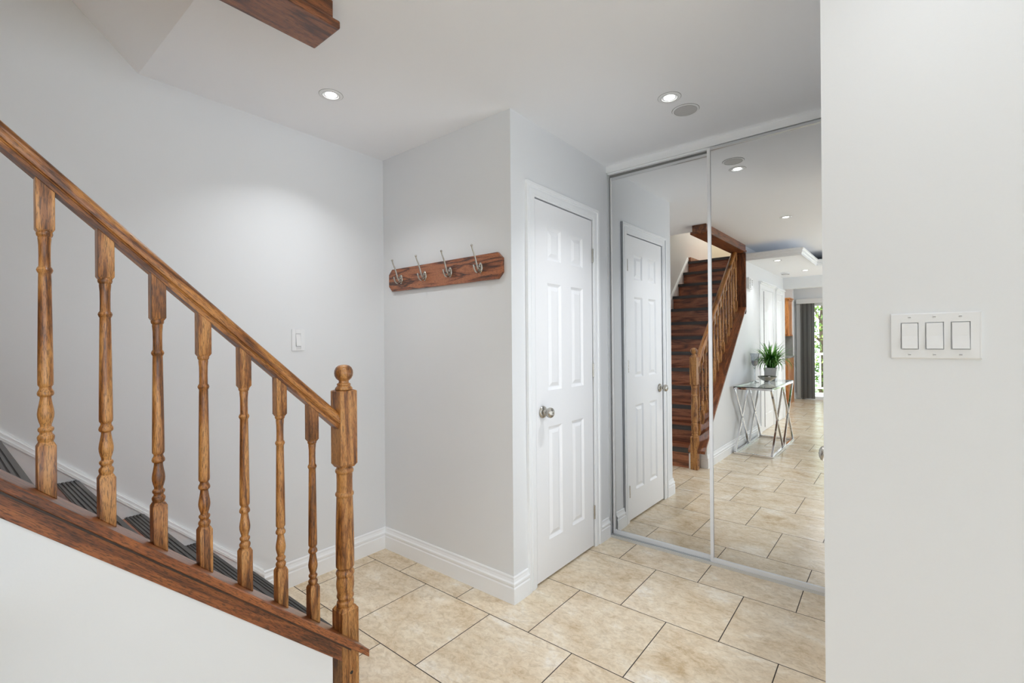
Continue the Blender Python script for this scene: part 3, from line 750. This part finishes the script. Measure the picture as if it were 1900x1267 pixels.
# ------------------------------------------------------------------ hall: doors and wall box
casing('trim_7', XW, -2.20, -1.47, 1.965, 0.075, 1, crown=True)
d3 = thing('door_3', 'white hall door in a crowned casing', None, kind=S)
pp = []
for a, b in ((-2.12, -1.87), (-1.80, -1.69)):
    for c, d in ((0.22, 0.82), (1.02, 1.55), (1.66, 1.86)): pp.append((a, b, c, d))
paneled(MB(), XW+0.0045, -2.195, -1.50, 0.01, 1.96, 0.004, pp).build('door_panel', M_DOOR, d3)
MB().box(XW+0.0005, XW+0.0062, -1.655, -1.632, 0.05, 1.945).build('door_gap', M_DARK, d3)
casing('trim_8', XW, -2.88, -2.47, 1.965, 0.055, 1, crown=True)
d4 = thing('door_4', 'narrow white hall door beside the kitchen opening', None, kind=S)
paneled(MB(), XW+0.0045, -2.87, -2.475, 0.01, 1.96, 0.004, [(-2.80, -2.54, 0.22, 0.82), (-2.80, -2.54, 1.02, 1.86)]).build('door_panel', M_DOOR, d4)
bxw = thing('wall_unit', 'small grey and white slotted box high on the hall wall beside the oak board', 'wall box', (XW, -0.85, 1.985))
MB().box(0, 0.03, -0.09, 0.09, -0.07, 0.07).build('housing', M_PLATE, bxw, bevel=0.004)
for i in range(6): MB().box(0.03, 0.031, -0.0, 0.075, -0.055+i*0.02, -0.049+i*0.02).build('slot', M_NOSE, bxw)
for i in range(3): MB().box(0.03, 0.032, -0.07, -0.045, 0.03-i*0.025, 0.04-i*0.025).build('button', M_NOSEDARK, bxw)

# ------------------------------------------------------------------ console table and what stands on it
TH = 0.757; tw = 0.022
ct = thing('console_table', 'chrome console table with crossed side bars and a clear glass top against the hall wall', 'table', (-1.235, -0.59, 0))
hx, hy = 0.195, 0.60
for nm, z in (('base_frame', tw/2+0.001), ('top_frame', TH-0.010-tw/2)):
    m = MB()
    for sx in (-1, 1): m.bar((sx*(hx-tw/2), -hy, z), (sx*(hx-tw/2), hy, z), tw, up=(1, 0, 0))
    for sy in (-1, 1): m.bar((-hx+tw, sy*(hy-tw/2), z), (hx-tw, sy*(hy-tw/2), z), tw, up=(0, 1, 0))
    m.build(nm, M_CHROME, ct, bevel=0.0015)
for sx in (-1, 1):
    for y0 in (-hy+0.012, 0.012):
        y1_ = y0+hy-0.024
        for a, b in ((y0, y1_), (y1_, y0)):
            MB().bar((sx*(hx-tw/2), a, tw+0.001), (sx*(hx-tw/2), b, TH-0.010-tw), tw*0.9, up=(1, 0, 0)).build('cross_bar', M_CHROME, ct, bevel=0.001)
MB().box(-hx, hx, -hy, hy, TH-0.0095, TH).build('glass_top', M_TGLASS, ct, bevel=0.001)

ch = thing('candle_holder', 'tall stemmed silver glass candle holder on the console table', 'candle holder', (-1.352, -0.62, TH+0.001))
MB().lathe([(0, 0), (0.045, 0), (0.044, 0.004), (0.02, 0.009), (0.008, 0.02), (0.0055, 0.05), (0.0055, 0.12), (0.0075, 0.15), (0.009, 0.17), (0.014, 0.178), (0.014, 0.186), (0.008, 0.192), (0, 0.193)], n=28).build('stem', M_SMOKE, ch, smooth=True)
MB().lathe([(0.0, 0.194), (0.012, 0.195), (0.030, 0.215), (0.040, 0.250), (0.043, 0.285), (0.046, 0.32), (0.051, 0.352), (0.048, 0.352), (0.043, 0.32), (0.040, 0.285), (0.037, 0.250), (0.027, 0.219), (0.010, 0.200), (0, 0.199)], n=28).build('cup', M_SMOKE, ch, smooth=True)
MB().lathe([(0, 0.203), (0.022, 0.206), (0.034, 0.235), (0.036, 0.262), (0, 0.262)], n=28).build('glass_beads', M_SILVER, ch, smooth=True)

bo = thing('silver_bowl', 'shallow footed silver bowl in front of the potted plant', 'bowl', (-1.235, -0.70, TH+0.001))
MB().lathe([(0, 0), (0.038, 0), (0.034, 0.006), (0.030, 0.012), (0.05, 0.022), (0.08, 0.042), (0.105, 0.070), (0.102, 0.072), (0.077, 0.047), (0.047, 0.028), (0, 0.022)], n=40).build('bowl_body', M_SILVER, bo, smooth=True)
bb = MB().lathe([(0.021*math.sin(PI*t/10), 0.021-0.021*math.cos(PI*t/10)) for t in range(11)], 0.02, -0.01, 20, org=(0, 0, 0.030)).build('white_ball', M_PLATE, bo, smooth=True)

pt = thing('potted_plant', 'bright green grassy plant in a square white tapered pot on the console table', 'potted plant', (-1.235, -0.93, TH+0.001))
a0, a1, hp = 0.052, 0.074, 0.165
vs = []
for r_, z in ((a0, 0), (a1, hp), (a1-0.006, hp), (a1-0.01, hp-0.02)):
    vs += [(-r_, -r_, z), (r_, -r_, z), (r_, r_, z), (-r_, r_, z)]
fs = [(3, 2, 1, 0), (12, 13, 14, 15)]
for j in range(3):
    for i in range(4):
        k = (i+1) % 4; fs.append((j*4+i, j*4+k, j*4+4+k, j*4+4+i))
MB().add(vs, fs).build('pot', M_PLATE, pt, bevel=0.002)
MB().box(-0.062, 0.062, -0.062, 0.062, hp-0.03, hp-0.016).build('soil', M_BARK, pt)
lf = MB(); rnd = random.Random(5)
for i in range(190):
    a = rnd.uniform(0, 2*PI); L = rnd.uniform(0.26, 0.42); lean = rnd.uniform(0.3, 1.0)
    bx_, by_ = rnd.uniform(-0.035, 0.035), rnd.uniform(-0.035, 0.035)
    d = Vector((math.cos(a), math.sin(a), 0)); side = Vector((-d.y, d.x, 0)); p = Vector((bx_, by_, hp-0.02)); ang = 0.06+0.25*lean
    wdt = rnd.uniform(0.006, 0.0105); nseg = 9; vs = []
    for s_ in range(nseg+1):
        tt = s_/nseg; w_ = wdt*(1-tt)**0.6*(0.6+0.8*min(tt*3, 1)) if s_ < nseg else 0.0004
        lift = Vector((0, 0, 1))*w_*0.25
        vs += [p-side*w_, p+lift*-1, p+side*w_]
        ang += (0.16+0.15*lean)*lean*(0.6+tt*1.1)
        p = p+(d*math.sin(ang)+Vector((0, 0, 1))*math.cos(ang))*(L/nseg)
        if p.x < -0.205: p.x = -0.205
    fs = []
    for s_ in range(nseg):
        b_ = s_*3; fs += [(b_, b_+1, b_+4, b_+3), (b_+1, b_+2, b_+5, b_+4)]
    lf.add(vs, fs)
lf.build('foliage', M_LEAF, pt, smooth=True, shadeangle=180)

# ------------------------------------------------------------------ kitchen end
def cabinet(name, label, x1, x0, yb, yf, z0, z1, top=False):
    c = thing(name, label, 'cabinet', ((x0+x1)/2, yb, z0))
    hw = (x1-x0)/2; hh = z1-z0; d = yf-yb
    MB().box(-hw, hw, 0, d, 0, hh).build('body', M_CAB, c, bevel=0.003)
    nd = 2
    for i in range(nd):
        a = -hw+0.006+i*hw; b = a+hw-0.012
        dm = MB().box(a, b, d, d+0.018, 0.01, hh-0.01).build('door', M_CAB, c, bevel=0.003)
        MB().box(a+0.055, b-0.055, d+0.018, d+0.024, 0.07, hh-0.07).build('raised_panel', M_CAB, dm, bevel=0.008)
        MB().lathe([(0.005, d+0.018), (0.005, d+0.03), (0.012, d+0.036), (0.009, d+0.043), (0, d+0.044)], n=14, axis='y', org=((b-0.03) if i == 0 else a+0.03, 0, 0.08 if top else hh-0.1)).build('knob', M_NICKEL, dm, smooth=True)
    if top:
        MB().box(-hw, hw+0.018, 0, d+0.02, hh, hh+0.03).box(-hw, hw+0.035, 0, d+0.045, hh+0.03, hh+0.055).build('crown_moulding', M_CAB, c, bevel=0.006)
        MB().box(-hw, hw+0.012, 0, d+0.018, -0.025, 0).build('light_rail', M_CAB, c, bevel=0.004)
    return c
MB().box(-3.2, -1.715, -5.42, -5.30, 0, H).build('wall_kitchen_partition', M_WALL, kind=S)
cabinet('upper_cabinet', 'golden oak upper kitchen cabinet with crown moulding, seen past the hall opening', -1.728, -2.53, -5.2995, -4.97, 1.345, 2.02, True)
cabinet('base_cabinet', 'golden oak lower kitchen cabinet beneath the upper one, seen past the hall opening', -1.700, -2.50, -5.2995, -4.72, 0.0, 0.89)
tag(MB().box(-2.52, -1.690, -5.2995, -4.70, 0.891, 0.925).build('countertop', M_STONE, bevel=0.003), 'grey kitchen countertop on the oak lower cabinet', 'countertop')
MB().box(-2.52, -1.7155, -5.2998, -5.29, 0.926, 1.318).build('trim_9', M_STONE, kind=S)

# patio door
pd = thing('window_2', 'sliding glass patio door with a white frame at the far end', None, kind=S)
f = MB()
for x in (PX0, -0.66, -0.60, PX1-0.05): f.box(x, x+0.05, YP-0.09, YP-0.03, 0.0, PZ)
f.box(PX0, PX1, YP-0.09, YP-0.03, 0, 0.06).box(PX0, PX1, YP-0.09, YP-0.03, PZ-0.06, PZ)
f.build('frame', M_TRIM, pd)
MB().box(PX0+0.05, PX1-0.05, YP-0.064, YP-0.058, 0.06, PZ-0.06).build('pane', M_GLASS, pd)
casing_p = MB().box(PX0-0.07, PX0, YP, YP+0.015, 0, PZ+0.07).box(PX1, PX1+0.07, YP, YP+0.015, 0, PZ+0.07).box(PX0, PX1, YP, YP+0.015, PZ, PZ+0.07).build('trim_10', M_TRIM, kind=S)
vb = thing('vertical_blinds', 'grey vertical blinds gathered at the left of the patio door', 'blinds', (-1.54, YP+0.09, 0))
MB().box(-0.17, 1.9, -0.03, 0.04, 1.985, 2.08).build('valance', M_BLIND2, vb, bevel=0.003)
for i in range(12):
    x = -0.135+i*0.0245; ang = R((66 if i % 2 else 58) if i else 25)
    cxx, sxx = math.cos(ang)*0.045, math.sin(ang)*0.045
    m = MB().prism([(x-cxx, -sxx), (x-cxx+0.0015, -sxx), (x+0.005, 0.0), (x+cxx+0.0015, sxx), (x+cxx, sxx), (x+0.0035, 0.0)], 'z', 0.03, 1.985)
    m.build('slat', M_BLIND2 if i == 0 else (M_BLIND, M_BLINDB)[(i*5) % 3 == 0], vb)

# outside the patio door
MB().box(-6, 6, -14, YP-0.15, -0.5, -0.4).build('lawn', M_GRASS, kind=S)
MB().box(-3, 3, -7.6, YP-0.15, -0.4, -0.03).build('patio_deck', M_DECK, kind=S)
rl = thing('deck_railing', 'white deck railing outside the patio door', 'railing', (0, -7.5, -0.03))
for x in (-2.4, -1.38, 0, 1.4): MB().box(x-0.045, x+0.045, -0.045, 0.045, 0, 1.0).build('post', M_DECK, rl)
MB().box(-2.4, 1.4, -0.03, 0.03, 0.9, 0.95).build('top_rail', M_DECK, rl)
MB().box(-2.4, 1.4, -0.02, 0.02, 0.1, 0.14).build('bottom_rail', M_DECK, rl)
for i in range(28):
    x = -2.3+i*0.13; MB().box(x-0.015, x+0.015, -0.015, 0.015, 0.14, 0.9).build('picket', M_DECK, rl)
def tree(x, y, h, rad, seed, label):
    t_ = thing('garden_tree', label, 'tree', (x, y, -0.4), group='trees in the back garden')
    rn = random.Random(seed)
    tk = MB().tube([(0, 0, 0), (0.03, 0.02, h*0.3), (-0.02, 0.05, h*0.6), (0.02, 0, h*0.85)], [0.10, 0.08, 0.05, 0.02], 10)
    for i in range(7):
        a = rn.uniform(0, 6.28); z = h*rn.uniform(0.25, 0.7)
        tk.tube([(0, 0, z), (math.cos(a)*rad*0.5, math.sin(a)*rad*0.5, z+h*0.14), (math.cos(a)*rad*0.8, math.sin(a)*rad*0.8, z+h*0.2)], [0.035, 0.02, 0.01], 7)
    tk.build('trunk', M_BARK, t_, smooth=True)
    m = MB()
    for i in range(2600):
        u = Vector((rn.gauss(0, 1), rn.gauss(0, 1), rn.gauss(0, 1))).normalized()*rn.uniform(0.55, 1.0)
        p = Vector((u.x*rad, u.y*rad, h*0.55+u.z*h*0.5))
        if p.z < 0.1: continue
        a = Vector((rn.gauss(0, 1), rn.gauss(0, 1), rn.gauss(0, 1))).normalized(); b = a.orthogonal().normalized(); s_ = rn.uniform(0.035, 0.07)
        m.add([p-a*s_, p+b*s_*0.45, p+a*s_, p-b*s_*0.45], [(0, 1, 2, 3)])
    m.build('foliage', M_TREE, t_)
tree(-1.65, -9.0, 3.4, 0.9, 1, 'light green leafy tree behind the deck railing, beside the blinds')
tree(0.9, -10.2, 4.2, 1.3, 2, 'taller leafy tree in the garden, right of the nearer one')
tree(-4.2, -11.0, 4.6, 1.5, 3, 'leafy tree farthest back, left of the others')
